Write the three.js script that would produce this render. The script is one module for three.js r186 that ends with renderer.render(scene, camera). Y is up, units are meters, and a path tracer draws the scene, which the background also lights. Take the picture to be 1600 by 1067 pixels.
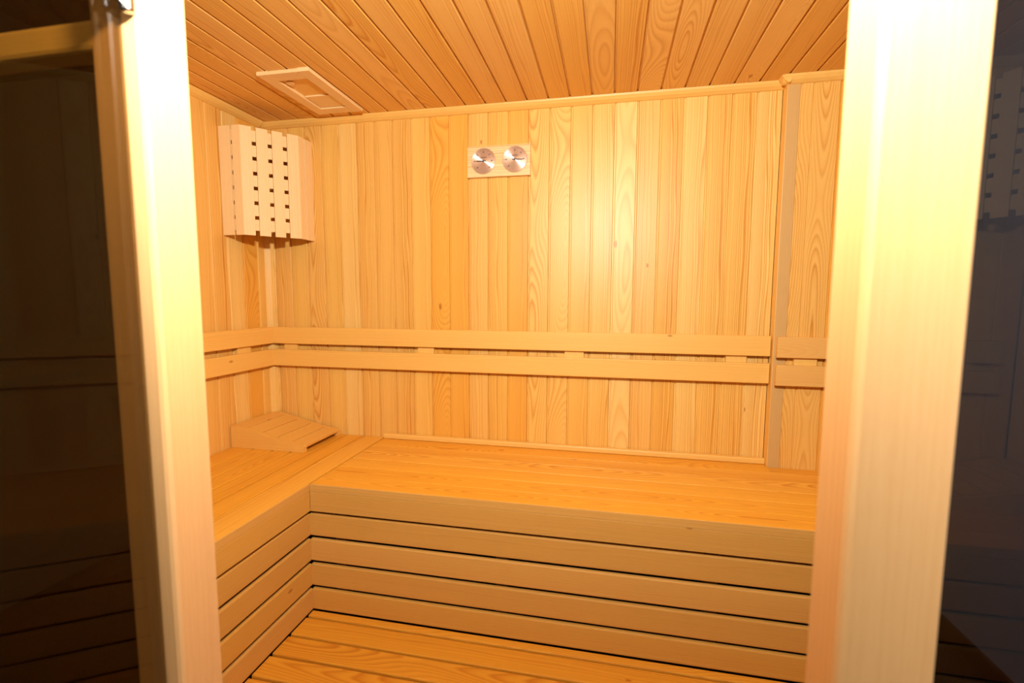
import * as THREE from 'three';
import { RectAreaLightUniformsLib } from 'three/addons/lights/RectAreaLightUniformsLib.js';

// ---------------------------------------------------------------- camera, lights, exposure
const scene = new THREE.Scene();
scene.background = new THREE.Color(0x000000);
const renderer = new THREE.WebGLRenderer({ antialias: true });
renderer.toneMapping = THREE.LinearToneMapping;
renderer.toneMappingExposure = 1.0;
renderer.shadowMap.enabled = true;
RectAreaLightUniformsLib.init();

const camera = new THREE.PerspectiveCamera(71.676, 1600 / 1067, 0.05, 30);
camera.position.set(1.7269, 1.2124, 2.1583);
camera.rotation.order = 'YXZ';
camera.rotation.set(-0.0933, 0.2032, 0.0039);
camera.focus = 2.05;
camera.userData.fStop = 2.8;
scene.add(camera);

const V = (x, y, z) => new THREE.Vector3(x, y, z);
// opal pendant lamp hanging in the room outside, just before the doorway and above the picture
const LAMP = { x: 1.65, y: 1.80, z: 1.94, r: 0.045 };
const lampLight = new THREE.PointLight(new THREE.Color(1.0, 0.96, 0.90), 11.8, 0, 2);
lampLight.position.set(LAMP.x, LAMP.y, LAMP.z);
lampLight.castShadow = true;
lampLight.shadow.radius = 2.2;
scene.add(lampLight);

// ---------------------------------------------------------------- helpers
let seed = 20177;
const rnd = () => { seed = (seed * 1664525 + 1013904223) >>> 0; return seed / 4294967296; };
const pick = a => a[Math.floor(rnd() * a.length)];
const names = new Map();
function numbered(n) { const k = names.get(n) || 0; names.set(n, k + 1); return k ? n + '_' + String(k).padStart(3, '0') : n; }
const origin = new Map();
function root(name, label, category, at = [0, 0, 0], kind, group) {
  const g = new THREE.Group();
  g.name = numbered(name);
  g.position.set(...at);
  g.userData = { label, category };
  if (kind) g.userData.kind = kind;
  if (group) g.userData.group = group;
  scene.add(g);
  origin.set(g, V(...at));
  return g;
}
// geometry is given in world metres; it is stored relative to its parent
function add(parent, name, geo, mat, label) {
  const o = origin.get(parent).clone();
  const c = new THREE.Vector3();
  geo.computeBoundingBox();
  geo.boundingBox.getCenter(c);
  geo.translate(-c.x, -c.y, -c.z);
  const m = new THREE.Mesh(geo, mat);
  m.name = name;
  m.position.copy(c).sub(o);
  m.castShadow = m.receiveShadow = true;
  if (label) m.userData.label = label;
  parent.add(m);
  origin.set(m, c);
  return m;
}
// a prism: closed counter-clockwise profile [[a, b], ...] swept along L from p0 to p1, b along N
const TW = 0.52, TL = 2.0;             // size in metres of one wood texture
function sweep(p0, p1, N, profile, uo = 0, vo = 0) {
  const L = p1.clone().sub(p0), len = L.length(); L.normalize();
  const n = N.clone().addScaledVector(L, -N.dot(L)).normalize();
  const A = n.clone().cross(L);
  const pos = [], nor = [], uv = [], idx = [];
  const P = (a, b, l) => p0.clone().addScaledVector(A, a).addScaledVector(n, b).addScaledVector(L, l);
  let amin = Infinity; for (const q of profile) amin = Math.min(amin, q[0]);
  const k = profile.length;
  for (let i = 0; i < k; i++) {
    const [a0, b0] = profile[i], [a1, b1] = profile[(i + 1) % k];
    const da = a1 - a0, db = b1 - b0, d = Math.hypot(da, db);
    if (d < 1e-9) continue;
    const nn = A.clone().multiplyScalar(db / d).addScaledVector(n, -da / d);
    const s = pos.length / 3;
    for (const [a, b, l] of [[a0, b0, 0], [a1, b1, 0], [a1, b1, len], [a0, b0, len]]) {
      const q = P(a, b, l); pos.push(q.x, q.y, q.z); nor.push(nn.x, nn.y, nn.z);
      uv.push((a - amin - b + uo) / TW, (l + vo) / TL);
    }
    idx.push(s, s + 1, s + 2, s, s + 2, s + 3);
  }
  const tri = THREE.ShapeUtils.triangulateShape(profile.map(q => new THREE.Vector2(q[0], q[1])), []);
  for (const [l, sg] of [[0, -1], [len, 1]]) {
    const s = pos.length / 3;
    for (const [a, b] of profile) {
      const q = P(a, b, l); pos.push(q.x, q.y, q.z); nor.push(L.x * sg, L.y * sg, L.z * sg);
      uv.push((a - amin + uo) / TW, (b * 0.3 + vo + l) / TL);
    }
    for (const [i, j, m] of tri) { if (sg > 0) idx.push(s + i, s + j, s + m); else idx.push(s + i, s + m, s + j); }
  }
  const g = new THREE.BufferGeometry();
  g.setAttribute('position', new THREE.Float32BufferAttribute(pos, 3));
  g.setAttribute('normal', new THREE.Float32BufferAttribute(nor, 3));
  g.setAttribute('uv', new THREE.Float32BufferAttribute(uv, 2));
  g.setIndex(idx);
  // fix winding against the stored normals
  const ia = g.index.array, pa = g.attributes.position, na = g.attributes.normal, v1 = V(), v2 = V(), v3 = V(), fn = V();
  for (let i = 0; i < ia.length; i += 3) {
    v1.fromBufferAttribute(pa, ia[i]); v2.fromBufferAttribute(pa, ia[i + 1]); v3.fromBufferAttribute(pa, ia[i + 2]);
    v2.sub(v1); v3.sub(v1); fn.fromBufferAttribute(na, ia[i]);
    if (v2.cross(v3).dot(fn) < 0) { const t = ia[i + 1]; ia[i + 1] = ia[i + 2]; ia[i + 2] = t; }
  }
  return g;
}
const STRIPS = 4, SW = TW / STRIPS;
const ru = () => Math.floor(rnd() * STRIPS) * SW + 0.008 + rnd() * 0.006;
const rv = () => rnd() * TL;
// rectangular section, face on b = 0, edges rounded by c
function rect(w, t, c = 0.003) {
  const h = w / 2, e = c * 0.3;
  return [[h - c, 0], [-h + c, 0], [-h + e, -e], [-h, -c], [-h, -t + c], [-h + c, -t], [h - c, -t], [h, -t + c], [h, -c], [h - e, -e]];
}
function plank(p0, p1, N, w, t, c) { return sweep(p0, p1, N, rect(w, t, c), ru(), rv()); }
// tongue-and-groove board: face, rounded shoulder, recessed tongue
function tg(w, dp = 0.0045) {
  const h = w / 2;
  return [[h, -dp], [h - 0.006, -dp], [h - 0.0068, -0.0016], [h - 0.009, 0], [-h + 0.002, 0], [-h + 0.0004, -0.0015], [-h, -0.013], [h, -0.013]];
}
function boardTG(p0, p1, N, w, dp) { return sweep(p0, p1, N, tg(w, dp), ru(), rv()); }
function boxGeo(x0, x1, y0, y1, z0, z1) {
  const g = new THREE.BoxGeometry(x1 - x0, y1 - y0, z1 - z0); g.translate((x0 + x1) / 2, (y0 + y1) / 2, (z0 + z1) / 2); return g;
}

// ---------------------------------------------------------------- wood
const TAU = Math.PI * 2;
function woodTexture(sd, contrast, arches) {
  const W = 512, H = 1024, data = new Uint8Array(W * H * 4);
  let s = sd; const r = () => { s = (s * 1664525 + 1013904223) >>> 0; return s / 4294967296; };
  const strips = [];
  for (let i = 0; i < STRIPS; i++) {
    const waves = []; for (let k = 0; k < 7; k++) waves.push([Math.floor(1 + r() * 5), r() * TAU, Math.floor(r() * 3), (0.5 + r()) / (k + 2)]);
    const knots = []; if (r() < 0.6) knots.push([0.03 + r() * 0.07, r() * TL, 0.003 + r() * 0.004]);
    strips.push({ flat: r() < arches, ac: 0.03 + r() * 0.06, h0: 0.012 + r() * 0.03, amp: 0.012 + r() * 0.02, ph: r() * TAU, per: 0.0048 + r() * 0.0055, waves, knots, tilt: (r() - 0.5) * 0.01, con: contrast * (0.6 + 0.6 * r()), edge: 0.15 + r() * 0.3 });
  }
  // fine fibre noise: one value per column with slow change along the length
  const fib = new Float32Array(W * 32); for (let i = 0; i < fib.length; i++) fib[i] = r();
  const grain = new Float32Array(W * 128); for (let i = 0; i < grain.length; i++) grain[i] = r();
  const look = (arr, rows, x, y) => {
    const fy = y * rows, y0 = Math.floor(fy), t = fy - y0, a = arr[(y0 % rows) * W + x], b = arr[((y0 + 1) % rows) * W + x];
    return a + (b - a) * t * t * (3 - 2 * t);
  };
  for (let y = 0; y < H; y++) {
    const l = y / H * TL, ly = y / H;
    for (let x = 0; x < W; x++) {
      const a = x / W * TW, si = Math.min(STRIPS - 1, Math.floor(a / SW)), q = strips[si], al = a - si * SW;
      let n = 0; for (const [m, p, ax, am] of q.waves) n += am * Math.sin(TAU * m * ly + p + ax * al * 40);
      let d;
      if (q.flat) {
        const h = q.h0 + q.amp * Math.sin(TAU * ly * 2 + q.ph) + 0.004 * n;
        d = Math.sqrt((al - q.ac) * (al - q.ac) * 0.55 + h * h + 0.00002) + 0.0012 * n;
      } else d = al + q.tilt * Math.sin(TAU * ly) + 0.0022 * n + 0.0045 * Math.sin(al * 88 + q.ph) + 0.0018 * Math.sin(al * 263 + q.ac * 90);
      let kn = 0;
      for (const [ka, kl, kr] of q.knots) {
        const e = Math.hypot((al - ka) / kr, (l - kl) / (kr * 2.2));
        d += 0.006 * Math.exp(-e * e * 0.25); kn = Math.max(kn, e < 1 ? 1 : Math.max(0, 1.6 - e) / 0.6 * 0.6);
      }
      const ph = d / q.per; let w = ph - Math.floor(ph);
      w = w < 0.78 ? Math.pow(w / 0.78, 2.2) : (1 - w) / 0.22;
      const wide = 0.5 + 0.5 * Math.sin(d / q.per * 0.31 + q.ph);
      const f = look(fib, 32, x, ly), g = look(grain, 128, x, ly);
      let k = q.con * (q.flat ? 1 : 0.72) * (0.35 + 0.65 * wide) * w + 0.10 * (f - 0.5) + 0.10 * (g - 0.5) + 0.05;
      k = Math.max(0, k) ;
      let R = 1 - 0.26 * k, G = 1 - 0.48 * k, B = 1 - 0.75 * k;
      if (kn > 0) { R *= 1 - 0.35 * kn; G *= 1 - 0.5 * kn; B *= 1 - 0.6 * kn; }
      const o = (y * W + x) * 4;
      const enc = v => Math.max(0, Math.min(255, Math.round(255 * Math.pow(Math.max(0, v), 1 / 2.2))));
      data[o] = enc(R); data[o + 1] = enc(G); data[o + 2] = enc(B); data[o + 3] = 255;
    }
  }
  const t = new THREE.DataTexture(data, W, H, THREE.RGBAFormat);
  t.colorSpace = THREE.SRGBColorSpace; t.wrapS = t.wrapT = THREE.RepeatWrapping; t.magFilter = THREE.LinearFilter; t.minFilter = THREE.LinearFilter; t.needsUpdate = true;
  return t;
}
const texWall = [woodTexture(11, 1.5, 0.5), woodTexture(207, 1.4, 0.6), woodTexture(991, 1.0, 0.3)];
const texFine = [woodTexture(53, 0.34, 0), woodTexture(71, 0.42, 0.2)];
function wood(r, g, b, tex, rough = 0.5, bump = 0.0002) {
  const m = new THREE.MeshStandardMaterial({ map: tex, bumpMap: tex, bumpScale: bump, roughness: rough, metalness: 0 });
  m.color.setRGB(r, g, b);
  return m;
}
// hemlock lining: tones from pale to orange
const TONES = [[0.90, 0.60, 0.18], [0.88, 0.55, 0.13], [0.86, 0.50, 0.10], [0.89, 0.58, 0.16], [0.85, 0.44, 0.065], [0.88, 0.53, 0.12], [0.86, 0.51, 0.125]];
const lining = []; for (const t of TONES) for (const x of texWall) lining.push(wood(...t, x, 0.42));
const ceilWood = []; for (const t of [[0.88, 0.53, 0.13], [0.85, 0.49, 0.105], [0.90, 0.56, 0.16], [0.86, 0.52, 0.14]]) for (const x of texWall) ceilWood.push(wood(...t, x, 0.5));
const benchTop = []; for (const t of [[0.90, 0.47, 0.05], [0.88, 0.44, 0.04], [0.91, 0.49, 0.065]]) for (const x of texWall) benchTop.push(wood(...t, x, 0.45));
const floorWood = []; for (const t of [[0.84, 0.40, 0.035], [0.82, 0.38, 0.03]]) for (const x of texWall) floorWood.push(wood(...t, x, 0.5));
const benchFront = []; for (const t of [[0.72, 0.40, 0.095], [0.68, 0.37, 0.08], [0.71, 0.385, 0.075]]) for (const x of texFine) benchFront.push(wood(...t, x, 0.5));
const railWood = texFine.map(x => wood(0.88, 0.52, 0.12, x, 0.45));
const trimWood = texFine.map(x => wood(0.88, 0.54, 0.13, x, 0.45));
const paleWood = [0, 1].map(i => wood(0.92 - 0.02 * i, 0.66 - 0.02 * i, 0.31 - 0.02 * i, texFine[0], 0.55));
const headWood = texFine.map(x => wood(0.84, 0.475, 0.10, x, 0.5));
const postWood = [wood(0.83, 0.485, 0.20, texFine[0], 0.36), wood(0.83, 0.49, 0.20, texFine[0], 0.36)];
const greyWood = wood(0.64, 0.40, 0.135, texFine[0], 0.5);
const backing = new THREE.MeshStandardMaterial({ color: 0x6b4a26, roughness: 0.9 });

// ---------------------------------------------------------------- room shell
const X1 = 3.222, ZF = 1.57, ZO = 1.638, CE = 2.071, B = 0.094, XS = 2.388, ZS = 0.051;
const YA = V(0, 1, 0), ZA = V(0, 0, 1), XA = V(1, 0, 0);
{
  const w = root('wall_back', 'back wall lined with upright golden tongue-and-groove boards', 'wall', [0, 0, 0], 'structure');
  add(w, 'backing', boxGeo(-0.11, XS, -0.04, 2.2, -0.11, -0.013), backing);
  let x = 0; const edges = [0, 0.0385]; for (let i = 0; i < 25; i++) edges.push(0.0385 + B * (i + 1));
  for (let i = 0; i + 1 < edges.length; i++) {
    const a = edges[i], b = Math.min(edges[i + 1], XS); if (b - a < 0.02) continue;
    add(w, 'wall_board', boardTG(V((a + b) / 2, 0, 0), V((a + b) / 2, CE, 0), ZA, b - a - 0.0006), pick(lining));
  }
  const s = root('wall_back_step', 'shallow projecting wall section right of the back wall, grey-brown corner board', 'wall', [XS, 0, 0], 'structure');
  add(s, 'backing', boxGeo(XS + 0.012, X1 + 0.11, -0.04, 2.2, -0.11, ZS - 0.013), backing);
  add(s, 'corner_return', plank(V(XS, 0, 0.0255), V(XS, CE, 0.0255), V(-1, 0, 0), 0.050, 0.012, 0.001), trimWood[0]);
  const e2 = [XS, 2.435, 2.481]; while (e2[e2.length - 1] < X1 - 0.01) e2.push(e2[e2.length - 1] + B);
  for (let i = 0; i + 1 < e2.length; i++) {
    const a = e2[i] + (i ? 0 : 0.0005), b = Math.min(e2[i + 1], X1);
    if (b - a < 0.015) continue;
    if (i === 0) add(s, 'corner_board', plank(V((a + b) / 2, 0, ZS), V((a + b) / 2, CE, ZS), ZA, b - a, 0.013, 0.002), greyWood, 'grey-brown corner board');
    else add(s, 'wall_board', boardTG(V((a + b) / 2, 0, ZS), V((a + b) / 2, CE, ZS), ZA, b - a - 0.0006), pick(lining));
  }
  const l = root('wall_left', 'left wall lined with upright golden boards beside the corner lamp', 'wall', [0, 0, 0], 'structure');
  add(l, 'backing', boxGeo(-0.11, -0.013, -0.04, 2.2, -0.013, ZF), backing);
  const el = [0, 0.0785]; while (el[el.length - 1] < ZF - 0.01) el.push(Math.min(ZF, el[el.length - 1] + B));
  for (let i = 0; i + 1 < el.length; i++) {
    const a = el[i], b = el[i + 1]; if (b - a < 0.015) continue;
    add(l, 'wall_board', boardTG(V(0, 0, (a + b) / 2), V(0, CE, (a + b) / 2), XA, b - a - 0.0006), pick(lining));
  }
  const r = root('wall_right', 'right wall lined with upright boards behind the tinted side glass', 'wall', [X1, 0, 0], 'structure');
  add(r, 'backing', boxGeo(X1 + 0.013, X1 + 0.11, -0.04, 2.2, ZS - 0.013, ZF), backing);
  for (let z = ZS; z < ZF - 0.02; z += B) {
    const b = Math.min(ZF, z + B);
    add(r, 'wall_board', boardTG(V(X1, 0, (z + b) / 2), V(X1, CE, (z + b) / 2), V(-1, 0, 0), b - z - 0.0006), pick(lining));
  }
  const c = root('ceiling', 'board ceiling of the sauna, golden planks running to the back wall', 'ceiling', [0, CE, 0], 'structure');
  add(c, 'backing', boxGeo(-0.11, X1 + 0.11, CE + 0.013, CE + 0.12, -0.11, ZO), backing);
  const ec = [0]; for (let k = -2; k < 40; k++) { const q = 0.2203 + B * k; if (q > 0.01 && q < X1) ec.push(q); } ec.push(X1);
  for (let i = 0; i + 1 < ec.length; i++) {
    const a = ec[i], b = ec[i + 1]; if (b - a < 0.012) continue;
    add(c, 'ceiling_board', boardTG(V((a + b) / 2, CE, 0), V((a + b) / 2, CE, ZF), V(0, -1, 0), b - a - 0.0006, 0.0095), pick(ceilWood));
  }
  const f = root('floor', 'slatted wooden sauna floor between the bench fronts', 'floor', [0.64, 0, 0.62], 'structure');
  add(f, 'subfloor', boxGeo(-0.11, X1 + 0.11, -0.1, -0.045, -0.11, ZF), new THREE.MeshStandardMaterial({ color: 0x2a1a0c, roughness: 0.95 }));
  const zg = [0.612, 0.655, 0.756, 0.852, 0.948]; while (zg[zg.length - 1] < ZF - 0.05) zg.push(Math.min(ZF - 0.005, zg[zg.length - 1] + 0.097));
  for (let i = 0; i + 1 < zg.length; i++) {
    const a = zg[i] + (i ? 0.005 : 0.0045), b = zg[i + 1] - 0.005; if (b - a < 0.02) continue;
    add(f, 'floor_slat', plank(V(0.6265, 0, (a + b) / 2), V(X1 - 0.002, 0, (a + b) / 2), YA, b - a, 0.024, 0.004), pick(floorWood));
  }
  for (const x of [0.7, 1.5, 2.3, 3.1]) add(f, 'bearer', boxGeo(x, x + 0.04, -0.045, -0.0242, 0.63, ZF - 0.01), backing);
}
// trims
function cove(p0, p1, N, s = 0.03) {
  const pr = [[0.021, 0], [0.014, 0.0035], [0, 0.0055], [-0.014, 0.0035], [-0.021, 0], [-0.0205, -0.006], [0, -0.0265], [0.0205, -0.006]].map(q => [q[0] * s / 0.03, q[1] * s / 0.03]);
  return sweep(p0, p1, N, pr, ru(), rv());
}
{
  const k = 0.0142;
  const t1 = root('trim_1', 'rounded pale cornice strip along the top of the back wall', 'trim', [0, CE, 0], 'structure');
  add(t1, 'cornice_strip', cove(V(0.001, CE - k, k), V(XS - 0.001, CE - k, k), V(0, -1, 1)), trimWood[0]);
  const t2 = root('trim_2', 'rounded cornice strip along the top of the left wall', 'trim', [0, CE, 0], 'structure');
  add(t2, 'cornice_strip', cove(V(k, CE - k, 0.034), V(k, CE - k, ZF), V(1, -1, 0)), trimWood[1]);
  const t3 = root('trim_3', 'short cornice strip on the projecting wall section at the right', 'trim', [XS, CE, ZS], 'structure');
  add(t3, 'cornice_strip', cove(V(XS - 0.022, CE - k, ZS + k), V(X1 - 0.001, CE - k, ZS + k), V(0, -1, 1)), trimWood[1]);
  add(t3, 'cornice_return', cove(V(XS - k, CE - k, 0.034), V(XS - k, CE - k, ZS + 0.024), V(-1, -1, 0)), trimWood[0]);
  const t4 = root('trim_4', 'upright corner batten where left and back walls meet', 'trim', [0, 0.5, 0], 'structure');
  add(t4, 'batten', sweep(V(0.014, 0.51, 0.014), V(0.014, CE - 0.03, 0.014), V(1, 0, 1), [[0.022, 0], [0.008, 0.003], [-0.008, 0.003], [-0.022, 0], [-0.0215, -0.004], [0, -0.0195], [0.0215, -0.004]], ru(), rv()), trimWood[0]);
  const t5 = root('trim_5', 'low strip along the back wall on top of the long bench', 'trim', [0.635, 0.507, 0], 'structure');
  add(t5, 'strip', plank(V(0.636, 0.5195, 0.027), V(XS - 0.002, 0.5195, 0.027), ZA, 0.025, 0.026, 0.005), trimWood[1]);
}

// ---------------------------------------------------------------- front of the sauna: posts, transom, tinted glass
const glass = new THREE.MeshPhysicalMaterial({ roughness: 0.02, metalness: 0, transmission: 1, thickness: 0, ior: 1.5 });
glass.color.setRGB(0.235, 0.235, 0.235);
const doorGlass = new THREE.MeshPhysicalMaterial({ roughness: 0.02, metalness: 0, transmission: 1, thickness: 0, ior: 1.5, specularIntensity: 0.24 });
doorGlass.color.setRGB(0.57, 0.51, 0.40);
const rubber = new THREE.MeshStandardMaterial({ color: 0x0a0908, roughness: 0.6 });
const steel = new THREE.MeshStandardMaterial({ color: 0xc8c8c6, roughness: 0.22, metalness: 1 });
function post(xa, xb, innerSign) {
  // chamfered corner on the side of the doorway
  const h = (xb - xa) / 2, d = ZO - ZF, c = 0.007, s = innerSign;   // N = +z, L = +y, A = -x
  const pr = [];
  const push = (a, b) => pr.push([a, b]);
  // A axis runs to -x
  const cr = s < 0 ? c : 0.002, cl = s > 0 ? c : 0.002;             // right / left (in x) front corners
  push(h - cl, 0); push(-h + cr, 0); push(-h + cr * 0.3, -cr * 0.3); push(-h, -cr); push(-h, -d); push(h, -d); push(h, -cl); push(h - cl * 0.3, -cl * 0.3);
  return sweep(V((xa + xb) / 2, -0.04, ZO), V((xa + xb) / 2, 2.06, ZO), ZA, pr, SW * 1 + 0.012, rnd());
}
{
  const w = root('wall_front', 'pale wooden door posts and frame of the sauna front', 'door frame', [1.55, 0, ZO], 'structure');
  add(w, 'door_post', post(1.064, 1.140, -1), postWood[0], 'left pale wooden door post');
  add(w, 'door_post', post(1.967, 2.056, 1), postWood[1], 'right pale wooden door post');
  add(w, 'header', boxGeo(-0.6, 3.0, 2.06, 2.3, ZF + 0.002, ZO), trimWood[0]);
  add(w, 'transom', plank(V(-0.11, 1.549, ZO - 0.001), V(1.0635, 1.549, ZO - 0.001), ZA, 0.038, 0.06, 0.006), trimWood[1]);
  add(w, 'sill', boxGeo(-0.11, 1.0635, -0.03, 0.05, ZF + 0.002, ZO - 0.002), trimWood[1]);
  add(w, 'sill', boxGeo(2.0565, 2.98, -0.03, 0.05, ZF + 0.002, ZO - 0.002), trimWood[1]);
  const g1 = root('window_1', 'dark tinted fixed side glass left of the doorway', 'window', [0.5, 0.05, 1.604], 'structure');
  add(g1, 'pane', boxGeo(-0.1, 1.052, 0.052, 1.528, 1.600, 1.608), glass);
  add(g1, 'pane', boxGeo(-0.1, 1.052, 1.570, 2.058, 1.600, 1.608), glass);
  add(g1, 'seal', boxGeo(1.0525, 1.0635, 0.052, 1.528, 1.594, 1.614), rubber);
  const g2 = root('window_2', 'dark tinted fixed side glass right of the doorway', 'window', [2.5, 0.05, 1.604], 'structure');
  add(g2, 'pane', boxGeo(2.0685, 2.97, 0.052, 2.058, 1.600, 1.608), glass);
  add(g2, 'seal', boxGeo(2.0565, 2.068, 0.052, 2.058, 1.594, 1.614), rubber);
}
{
  // the glass door stands open, swung out on the left post
  const d = new THREE.Group();
  d.name = 'door_1';
  d.userData = { label: 'dark tinted frameless glass door standing open at the left', category: 'door', kind: 'structure' };
  d.position.set(1.1175, 0, 1.646);
  d.rotation.y = -(Math.PI / 2 - 16.5 * Math.PI / 180);
  scene.add(d);
  const m = (name, geo, mat, parent = d) => { const o = new THREE.Mesh(geo, mat); o.name = name; o.castShadow = o.receiveShadow = true; parent.add(o); return o; };
  m('pane', boxGeo(0.0, 0.82, 0.01, 2.03, -0.004, 0.004), doorGlass);
  for (const y of [1.595, 0.32]) {
    const h = m('hinge', new THREE.CylinderGeometry(0.0085, 0.0085, 0.07, 24).translate(0.002, y + 0.006, -0.013), steel);
    m('hinge_leaf', boxGeo(0.004, 0.05, y - 0.022, y + 0.034, -0.0105, -0.0045), steel, h);
    m('hinge_cap', new THREE.SphereGeometry(0.0085, 20, 10, 0, TAU, Math.PI / 2, Math.PI / 2).scale(1, 0.5, 1).translate(0.002, y - 0.029, -0.013), steel, h);
  }
}

// ---------------------------------------------------------------- room outside the sauna
{
  const grey = new THREE.MeshStandardMaterial({ color: 0xb6bfd2, roughness: 0.85 });
  const dark = new THREE.MeshStandardMaterial({ color: 0xb5afa6, roughness: 0.85 });  // pale plaster, lightened to bounce fill light onto the lower door posts
  const fl = root('floor_outside', 'dark brown floor of the room outside the sauna', 'floor', [1.5, -0.03, 2.5], 'structure');
  add(fl, 'floor_slab', boxGeo(-0.7, 3.1, -0.1, -0.03, ZF, 3.5), new THREE.MeshStandardMaterial({ color: 0x2b1c14, roughness: 0.6 }));
  const r = root('wall_outside_right', 'grey wall of the outer room right of the sauna front', 'wall', [2.98, 0, 2.5], 'structure');
  add(r, 'plaster', boxGeo(2.98, 3.1, -0.03, 2.42, ZO + 0.001, 3.5), grey);
  const bb = root('baseboard_right', 'brown skirting board along the grey outer wall', 'baseboard', [2.97, 0, 2.5], 'structure');
  add(bb, 'board', boxGeo(2.965, 2.98, -0.03, 0.03, ZO + 0.01, 3.38), new THREE.MeshStandardMaterial({ color: 0x5a3a26, roughness: 0.6 }));
  const l = root('wall_outside_left', 'pale wall of the outer room left of the sauna front', 'wall', [-0.6, 0, 2.5], 'structure');
  add(l, 'plaster', boxGeo(-0.7, -0.6, -0.03, 2.42, ZF, 3.5), dark);
  const b = root('wall_outside_rear', 'wall of the outer room facing the sauna doorway', 'wall', [1.2, 0, 3.4], 'structure');
  add(b, 'plaster', boxGeo(-0.6, 2.98, -0.03, 2.42, 3.4, 3.5), dark);
  const c = root('ceiling_outside', 'plain pale ceiling of the room outside the sauna', 'ceiling', [1.2, 2.3, 2.5], 'structure');
  add(c, 'plaster', boxGeo(-0.7, 3.1, 2.3, 2.42, ZF, 3.5), dark);
  const p = root('pendant_lamp', 'small opal pendant lamp with an added light-blocking metal dish, hanging before the doorway', 'lamp', [LAMP.x, LAMP.y, LAMP.z]);
  const glow = new THREE.MeshStandardMaterial({ color: 0xeeeeee, roughness: 0.4, emissive: new THREE.Color(1.0, 0.96, 0.90), emissiveIntensity: 2 });
  add(p, 'globe', new THREE.SphereGeometry(LAMP.r, 40, 24).translate(LAMP.x, LAMP.y, LAMP.z), glow);
  // added unseen dish on three wires, blocks the globe's steep downward light
  const bw = 0.061, by = LAMP.y - 0.074;
  add(p, 'light_stop_dish', new THREE.LatheGeometry([[0.0005, -0.014], [0.03, -0.011], [bw - 0.004, -0.002], [bw, 0.004], [bw - 0.002, 0.004], [bw - 0.006, -0.0005], [0.03, -0.009], [0.0005, -0.012]].map(q => new THREE.Vector2(...q)), 48).translate(LAMP.x, by, LAMP.z), steel);
  for (let k = 0; k < 3; k++) { const a = k * TAU / 3 + 0.5; add(p, 'wire', new THREE.CylinderGeometry(0.0008, 0.0008, 0.15, 6).translate(LAMP.x + Math.cos(a) * (bw - 0.002), by + 0.074, LAMP.z + Math.sin(a) * (bw - 0.002)), steel); }
  add(p, 'wire_ring', new THREE.TorusGeometry(bw - 0.002, 0.0015, 8, 40).rotateX(Math.PI / 2).translate(LAMP.x, by + 0.149, LAMP.z), steel);
  add(p, 'holder', new THREE.CylinderGeometry(0.02, 0.028, 0.04, 24).translate(LAMP.x, LAMP.y + LAMP.r + 0.018, LAMP.z), steel);
  add(p, 'cord', new THREE.CylinderGeometry(0.003, 0.003, 2.285 - LAMP.y - LAMP.r - 0.03, 10).translate(LAMP.x, (2.285 + LAMP.y + LAMP.r + 0.03) / 2, LAMP.z), rubber);
  add(p, 'ceiling_cap', new THREE.CylinderGeometry(0.045, 0.05, 0.02, 32).translate(LAMP.x, 2.29, LAMP.z), steel);
}

// ---------------------------------------------------------------- benches
const BH = 0.507, BX = 0.631, BZ = 0.621;
function frontSlats(b, p0, p1, N, mats) {
  // fascia under the nosing, then four slats with open joints
  const at = (y) => [p0.clone().setY(y), p1.clone().setY(y)];
  let q = at(BH - 0.0141);
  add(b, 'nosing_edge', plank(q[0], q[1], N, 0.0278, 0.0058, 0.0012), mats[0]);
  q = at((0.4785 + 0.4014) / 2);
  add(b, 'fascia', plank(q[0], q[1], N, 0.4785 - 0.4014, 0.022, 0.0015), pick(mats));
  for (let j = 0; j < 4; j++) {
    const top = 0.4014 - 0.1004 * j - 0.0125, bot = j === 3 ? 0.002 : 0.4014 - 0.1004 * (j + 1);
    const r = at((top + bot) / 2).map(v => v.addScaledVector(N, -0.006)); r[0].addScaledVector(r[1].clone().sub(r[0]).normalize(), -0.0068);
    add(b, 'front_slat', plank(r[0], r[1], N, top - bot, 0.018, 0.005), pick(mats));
  }
}
{
  const b = root('sauna_bench', 'left sauna bench with slats running to the corner, headrest on top', 'bench', [0.3, 0, 0.8], null, 'slatted sauna benches');
  const xe = [0.004, 0.12, 0.222, 0.318, 0.414, 0.510, BX];
  for (let i = 0; i + 1 < xe.length; i++) {
    const a = xe[i] + (i ? 0.0045 : 0), c = xe[i + 1] - (i < 5 ? 0.0045 : 0);
    add(b, i === 5 ? 'nosing' : 'seat_slat', plank(V((a + c) / 2 - (i === 5 ? 0.003 : 0), BH, 0.003), V((a + c) / 2 - (i === 5 ? 0.003 : 0), BH, ZF - 0.004), YA, c - a - (i === 5 ? 0.006 : 0), 0.028, 0.003 - (i === 5 ? 0.002 : 0)), pick(benchTop));
  }
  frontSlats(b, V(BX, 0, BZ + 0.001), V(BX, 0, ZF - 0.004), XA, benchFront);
  for (const z of [0.62, 1.1, 1.53]) add(b, 'leg', boxGeo(BX - 0.065, BX - 0.0245, 0, 0.478, z - 0.0, z + 0.035), backing);
  for (const z of [0.1, 0.8, 1.5]) add(b, 'bearer', boxGeo(0.004, BX - 0.025, 0.43, 0.4785, z, z + 0.04), backing);
}
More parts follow.
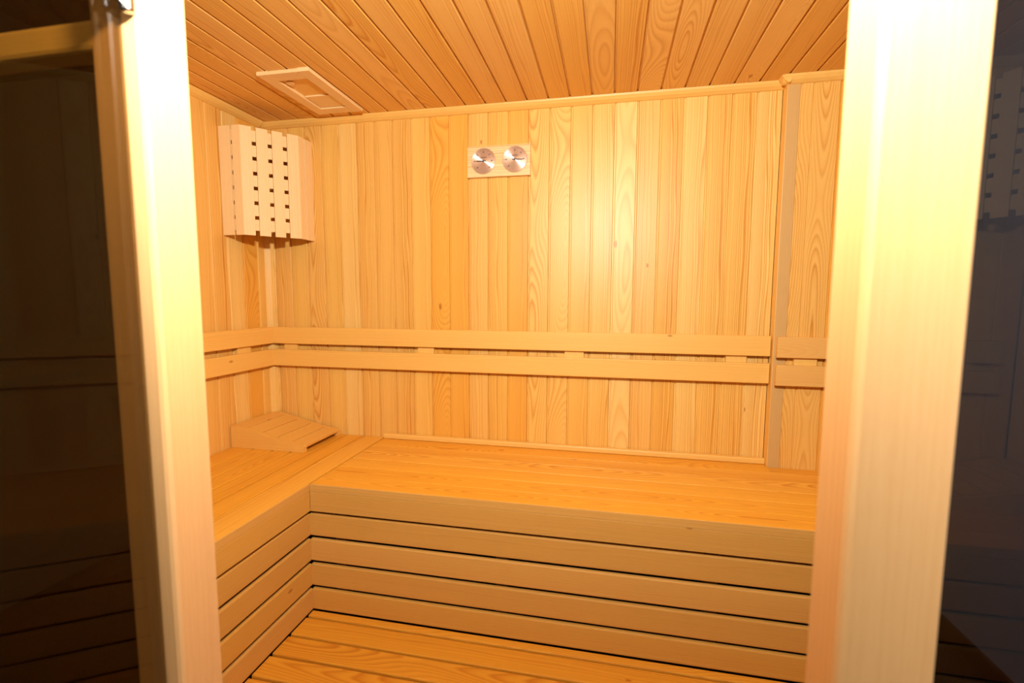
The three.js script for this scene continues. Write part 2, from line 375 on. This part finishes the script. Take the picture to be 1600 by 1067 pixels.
{
  const b = root('sauna_bench', 'long sauna bench of lengthwise slats against the back wall', 'bench', [1.9, 0, 0.3], null, 'slatted sauna benches');
  const ze = [0.0, 0.12, 0.219, 0.32, 0.42, 0.52, BZ];
  for (let i = 0; i + 1 < ze.length; i++) {
    const a = ze[i] + 0.0016, c = ze[i + 1] - 0.0016 + (i === 5 ? 0.0016 : 0);
    if (i === 0) { // the rear slat stops before the projecting wall section
      add(b, 'seat_slat', plank(V(BX + 0.003, BH - 0.0005, (a + c) / 2), V(XS - 0.002, BH - 0.0005, (a + c) / 2), YA, c - a, 0.028, 0.002), pick(benchTop));
      const a2 = ZS + 0.002;
      add(b, 'seat_slat', plank(V(XS - 0.001, BH - 0.0005, (a2 + c) / 2), V(X1 - 0.002, BH - 0.0005, (a2 + c) / 2), YA, c - a2, 0.028, 0.002), pick(benchTop));
    } else { const e = i === 5 ? 0.006 : 0; add(b, e ? 'nosing' : 'seat_slat', plank(V(BX + 0.003, BH, (a + c - e) / 2), V(X1 - 0.002, BH, (a + c - e) / 2), YA, c - a - e, 0.028, e ? 0.001 : 0.002), pick(benchTop)); }
  }
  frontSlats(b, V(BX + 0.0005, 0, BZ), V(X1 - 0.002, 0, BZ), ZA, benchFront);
  for (const x of [0.72, 1.35, 2.05, 2.7]) add(b, 'leg', boxGeo(x, x + 0.04, 0, 0.478, BZ - 0.065, BZ - 0.0245), backing);
  for (const x of [0.8, 1.6, 2.4, 3.15]) add(b, 'bearer', boxGeo(x, x + 0.04, 0.43, 0.4785, ZS + 0.004, BZ - 0.025), backing);
}
// ---------------------------------------------------------------- backrest rails on the walls
const RY = [(1.0568 + 0.972) / 2, (0.9422 + 0.8577) / 2], RW = 0.0847, PR = 0.036, RT = 0.017;
{
  const b = root('backrest', 'two long horizontal backrest rails across the back wall', 'backrest', [1.2, 0.858, 0], null, 'wall backrests');
  for (const y of RY) add(b, 'rail', plank(V(PR - 0.0005, y, PR), V(XS - 0.006, y, PR), ZA, RW, RT, 0.003), railWood[0]);
  for (const [a, c] of [[0.087, 0.161], [0.82, 0.902], [1.53, 1.617], [2.215, 2.298]]) add(b, 'spacer_block', plank(V((a + c) / 2, 0.868, 0.019), V((a + c) / 2, 1.046, 0.019), ZA, c - a, 0.0185, 0.001), trimWood[0]);
  const l = root('backrest', 'pair of backrest rails on the left wall above the headrest', 'backrest', [0, 0.858, 0.8], null, 'wall backrests');
  for (const y of RY) add(l, 'rail', plank(V(PR, y, PR + 0.0005), V(PR, y, ZF - 0.01), XA, RW, RT, 0.003), railWood[1]);
  for (const [a, c] of [[0.172, 0.256], [0.85, 0.93], [1.42, 1.5]]) add(l, 'spacer_block', plank(V(0.019, 0.868, (a + c) / 2), V(0.019, 1.046, (a + c) / 2), XA, c - a, 0.0185, 0.001), trimWood[1]);
  const r = root('backrest', 'short backrest rails on the projecting section beside the right post', 'backrest', [2.8, 0.858, ZS], null, 'wall backrests');
  for (const y of RY) add(r, 'rail', plank(V(XS + 0.004, y + 0.001, ZS + PR), V(3.155, y + 0.001, ZS + PR), ZA, RW, RT, 0.003), wood(0.80, 0.465, 0.125, texFine[1], 0.45));
  for (const [a, c] of [[2.462, 2.546], [3.0, 3.08]]) add(r, 'spacer_block', plank(V((a + c) / 2, 0.868, ZS + 0.019), V((a + c) / 2, 1.046, ZS + 0.019), ZA, c - a, 0.0185, 0.001), trimWood[1]);
}
// ---------------------------------------------------------------- headrests
function headrest(mirror, label) {
  const fx = x => mirror ? X1 - x : x, z0 = mirror ? ZS + 0.012 : 0.012, z1 = z0 + 0.296;
  const g = root('headrest', label, 'headrest', [fx(0.2), BH, (z0 + z1) / 2], null, 'wedge headrests');
  const y0 = BH + 0.0005, top = x => BH + 0.0305 + 0.072 * Math.pow(Math.max(0, 1 - Math.max(0, x - 0.05) / 0.335), 1.25);
  const sx = mirror ? -1 : 1;
  const pr = [[0.006, y0], [0.386, y0], [0.386, y0 + 0.026]];
  for (let i = 10; i >= 0; i--) { const x = 0.006 + 0.374 * i / 10; pr.push([x, top(x)]); }
  const side = (za, zb, nm) => {
    const s = new THREE.Shape(); pr.forEach((q, i) => i ? s.lineTo(fx(q[0]), q[1]) : s.moveTo(fx(q[0]), q[1]));
    const e = new THREE.ExtrudeGeometry(s, { depth: zb - za, bevelEnabled: false });
    e.translate(0, 0, za);
    const p = e.attributes.position, uv = e.attributes.uv, nn = e.attributes.normal;
    for (let i = 0; i < p.count; i++) uv.setXY(i, (p.getY(i) - 0.49 + (Math.abs(nn.getZ(i)) > 0.5 ? 0 : p.getZ(i))) / TW, p.getX(i) / TL);
    add(g, nm, e, headWood[0]);
  };
  side(z1 - 0.022, z1, 'side_panel'); side(z0, z0 + 0.022, 'side_panel');
  const n = 5, xa = 0.006, xb = 0.388;
  for (let i = 0; i < n; i++) {
    const a = xa + (xb - xa) * i / n + (i ? 0.002 : 0), c = xa + (xb - xa) * (i + 1) / n - (i < n - 1 ? 0.002 : 0);
    const ya = top(a) + 0.0012, yc = top(Math.min(c, 0.386)) + 0.0012;
    const N = V(sx * (ya - yc), c - a, 0).normalize();
    const w = Math.hypot(c - a, ya - yc);
    add(g, 'slat', plank(V(fx((a + c) / 2), (ya + yc) / 2, z0 + 0.0225), V(fx((a + c) / 2), (ya + yc) / 2, z1 - 0.0225), N, w, 0.013, 0.0015), headWood[i % 2]);
  }
  return g;
}
headrest(false, 'wedge-shaped slatted wooden headrest in the left corner of the bench');
headrest(true, 'wedge-shaped slatted headrest seen through the tinted right-hand glass');

// ---------------------------------------------------------------- corner lamp guards
function lampGuard(mirror, label) {
  const off = mirror ? ZS : 0, fx = x => mirror ? X1 - x : x, sx = mirror ? -1 : 1;
  const g = root('lamp_guard', label, 'lamp guard', [fx(0.12), 1.488, 0.12 + off], null, 'corner lamp guards');
  const Y0 = 1.488, Y1 = 1.965, T = 0.011;
  const P = [[0.002, 0.287], [0.112, 0.287], [0.272, 0.104], [0.272, 0.002]];
  // slats as shares of each side
  const rows = []; for (let k = 0; k < 8; k++) rows.push(k);
  const faces = [
    { a: 0, b: 1, s: [[0, 0.50], [0.62, 1]] },
    { a: 1, b: 2, s: [[0, 0.19], [0.265, 0.455], [0.53, 0.715], [0.795, 1]] },
    { a: 2, b: 3, s: [[0, 0.36], [0.46, 1]] }];
  const at = (f, t, back) => {
    const [x0, z0] = P[f.a], [x1, z1] = P[f.b], dx = x1 - x0, dz = z1 - z0, d = Math.hypot(dx, dz);
    const nx = -dz / d, nz = dx / d;
    return [x0 + dx * t - nx * back, z0 + dz * t - nz * back, nx, nz, d];
  };
  faces.forEach((f, fi) => {
    for (const [ta, tb] of f.s) {
      const [xm, zm, nx, nz, d] = at(f, (ta + tb) / 2, 0);
      const lift = 0.008 * 0;
      add(g, 'slat', plank(V(fx(xm), Y0, zm + off), V(fx(xm), Y1 + lift, zm + off), V(sx * nx, 0, nz), (tb - ta) * d + 0.0006, T, 0.0008), paleWood[fi % 2]);
    }
    // cross strips behind the slats, with open joints between the rows
    for (const k of rows) {
      const yt = k === 7 ? Y1 : 1.503 + 0.0655 * (k + 1) - 0.008, yb = 1.503 + 0.0655 * k + 0.008;
      if (yt - yb < 0.02) continue;
      const e = 0.02 / at(f, 0, 0)[4];
      const [xa, za, nx, nz] = at(f, fi === 0 ? 0.02 : e, T + 0.0002), [xc, zc] = at(f, fi === 2 ? 0.98 : 1 - e, T + 0.0002);
      add(g, 'cross_strip', plank(V(fx(xa), (yt + yb) / 2, za + off), V(fx(xc), (yt + yb) / 2, zc + off), V(sx * nx, 0, nz), yt - yb, 0.006, 0.0008), paleWood[(k + fi) % 2]);
    }
  });
  // closed top board keeps the inside dark
  const s = new THREE.Shape(); [[0.002, 0.002], ...[[0.002, 0.272], [0.104, 0.272], [0.258, 0.099], [0.258, 0.002]]].forEach((q, i) => { const X = fx(q[0]), Z = -(q[1] + off); i ? s.lineTo(X, Z) : s.moveTo(X, Z); });
  const e = new THREE.ExtrudeGeometry(s, { depth: 0.008, bevelEnabled: false }); e.rotateX(-Math.PI / 2); e.translate(0, Y1 - 0.03, 0);
  add(g, 'top_board', e, paleWood[0]);
  return g;
}
lampGuard(false, 'pale slatted wooden lamp guard high in the left back corner');
lampGuard(true, 'slatted lamp guard seen dimly through the tinted right-hand glass');

// ---------------------------------------------------------------- ceiling vent
{
  const x0 = 0.374, x1 = 0.600, z0 = 0.092, z1 = 0.490, w = 0.050, t = 0.014, y = CE - t;
  const g = root('ceiling_vent', 'pale framed sliding air vent in the ceiling boards', 'vent', [(x0 + x1) / 2, CE, (z0 + z1) / 2]);
  const D = V(0, -1, 0), yy = y;
  add(g, 'frame_bar', plank(V(x0 + w / 2, yy, z0), V(x0 + w / 2, yy, z1), D, w, t, 0.002), paleWood[0]);
  add(g, 'frame_bar', plank(V(x1 - w / 2, yy, z0), V(x1 - w / 2, yy, z1), D, w, t, 0.002), paleWood[0]);
  add(g, 'frame_bar', plank(V(x0 + w + 0.0003, yy, z0 + w / 2 + 0.003), V(x1 - w - 0.0003, yy, z0 + w / 2 + 0.003), D, w + 0.006, t, 0.002), paleWood[1]);
  add(g, 'frame_bar', plank(V(x0 + w + 0.0003, yy, z1 - w / 2 - 0.005), V(x1 - w - 0.0003, yy, z1 - w / 2 - 0.005), D, w + 0.01, t, 0.002), paleWood[1]);
  const sl = add(g, 'sliding_panel', boxGeo(x0 + w + 0.001, x1 - w - 0.001, CE - 0.003, CE - 0.0002, z0 + w + 0.008, z1 - w - 0.012), trimWood[0]);
  add(sl, 'knob', new THREE.CylinderGeometry(0.014, 0.016, 0.007, 24).translate(0.452, CE - 0.0066, 0.395), paleWood[0]);
  add(g, 'stop_board', boxGeo(x0 + w + 0.006, x1 - w - 0.006, CE - 0.0085, CE - 0.0032, z0 + w + 0.010, z0 + w + 0.125), paleWood[0]);
}
// ---------------------------------------------------------------- thermometer and hygrometer on one board
{
  const x0 = 1.076, x1 = 1.366, y0 = 1.756, y1 = 1.893, T = 0.02;
  const g = root('thermometer_hygrometer', 'wooden board with two round silver gauges on the back wall', 'gauge', [(x0 + x1) / 2, y0, 0]);
  add(g, 'board', plank(V(x0, (y0 + y1) / 2, T), V(x1, (y0 + y1) / 2, T), ZA, y1 - y0, T - 0.0005, 0.003), wood(0.88, 0.66, 0.33, texWall[0], 0.45));
  [[1.151, 1.826, 0, Math.PI, 0.032], [1.296, 1.827, 1, -0.06, 0.034]].forEach(([cx, cy, kind, ang, nl]) => {
    const R = 0.054;
    // dish with polar uv for the spun metal
    const seg = 64, pos = [], nor = [], uv = [], idx = [];
    for (let i = 0; i <= seg; i++) for (let j = 0; j < 2; j++) { const a = TAU * i / seg, r = j ? R : 0.0006; pos.push(cx + Math.cos(a) * r, cy + Math.sin(a) * r, T + 0.0015); nor.push(0, 0, 1); uv.push(i / seg, j); }
    for (let i = 0; i < seg; i++) { const s = i * 2; idx.push(s, s + 1, s + 3, s, s + 3, s + 2); }
    const face = new THREE.BufferGeometry(); face.setAttribute('position', new THREE.Float32BufferAttribute(pos, 3)); face.setAttribute('normal', new THREE.Float32BufferAttribute(nor, 3)); face.setAttribute('uv', new THREE.Float32BufferAttribute(uv, 2)); face.setIndex(idx);
    const spun = new THREE.MeshPhysicalMaterial({ metalness: 0.8, roughness: 0.27, anisotropy: 0.96, anisotropyRotation: Math.PI / 2 }); spun.color.setRGB(0.95, 0.83, 0.72);
    const dial = add(g, 'dial', face, spun, kind ? 'right round gauge face' : 'left round gauge face');
    // printed marks: thin raised ring of ticks
    const marks = new THREE.MeshStandardMaterial({ color: 0x4a382c, roughness: 0.6 });
    const q = [];
    for (let i = 0; i <= 30; i++) { const a = -Math.PI * 0.25 + Math.PI * 1.5 * i / 30, big = i % 5 === 0; q.push(new THREE.BoxGeometry(big ? 0.006 : 0.0034, 0.001, 0.0003).translate(0.0475 - (big ? 0.001 : 0), 0, 0).rotateZ(a)); if (big) { q.push(new THREE.BoxGeometry(0.0022, 0.0062, 0.0003).translate(Math.cos(a) * 0.039 - 0.0021, Math.sin(a) * 0.039, 0)); q.push(new THREE.BoxGeometry(0.0022, 0.0062, 0.0003).translate(Math.cos(a) * 0.039 + 0.0019, Math.sin(a) * 0.039, 0)); } }
    for (let i = 0; i < 8; i++) q.push(new THREE.BoxGeometry(0.0022, 0.0032, 0.0003).translate(-0.0115 + i * 0.0033, 0.0165, 0));
    if (kind) for (let i = 0; i < 5; i++) q.push(new THREE.BoxGeometry(0.0016, 0.002, 0.0003).translate(-0.0066 + i * 0.0033, 0.0205, 0));
    const mp = [], mn = [], mi = [], mu = []; let base = 0;
    for (const b of q) { mp.push(...b.attributes.position.array); mn.push(...b.attributes.normal.array); mu.push(...b.attributes.uv.array); for (const k of b.index.array) mi.push(k + base); base += b.attributes.position.count; }
    const mg = new THREE.BufferGeometry(); mg.setAttribute('position', new THREE.Float32BufferAttribute(mp, 3)); mg.setAttribute('normal', new THREE.Float32BufferAttribute(mn, 3)); mg.setAttribute('uv', new THREE.Float32BufferAttribute(mu, 2)); mg.setIndex(mi); mg.translate(cx, cy, T + 0.0019);
    const mk = add(dial, 'scale_marks', mg, marks); mk.userData.kind = 'stuff';
    const ndl = new THREE.BoxGeometry(nl + 0.012, 0.003, 0.0008).translate((nl - 0.012) / 2, 0, 0).rotateZ(ang).translate(cx, cy, T + 0.004);
    add(dial, 'needle', ndl, new THREE.MeshStandardMaterial({ color: 0x2a1c14, roughness: 0.5 }), 'dark needle');
    add(dial, 'hub', new THREE.CylinderGeometry(0.0034, 0.0034, 0.003, 20).rotateX(Math.PI / 2).translate(cx, cy, T + 0.0045), new THREE.MeshStandardMaterial({ color: 0x2a1c14, roughness: 0.4 }));
    add(dial, 'bezel', new THREE.TorusGeometry(R + 0.001, 0.0022, 10, 64).translate(cx, cy, T + 0.002), new THREE.MeshStandardMaterial({ color: 0xd9b894, roughness: 0.35, metalness: 0.6 }));
  });
}

renderer.render(scene, camera);
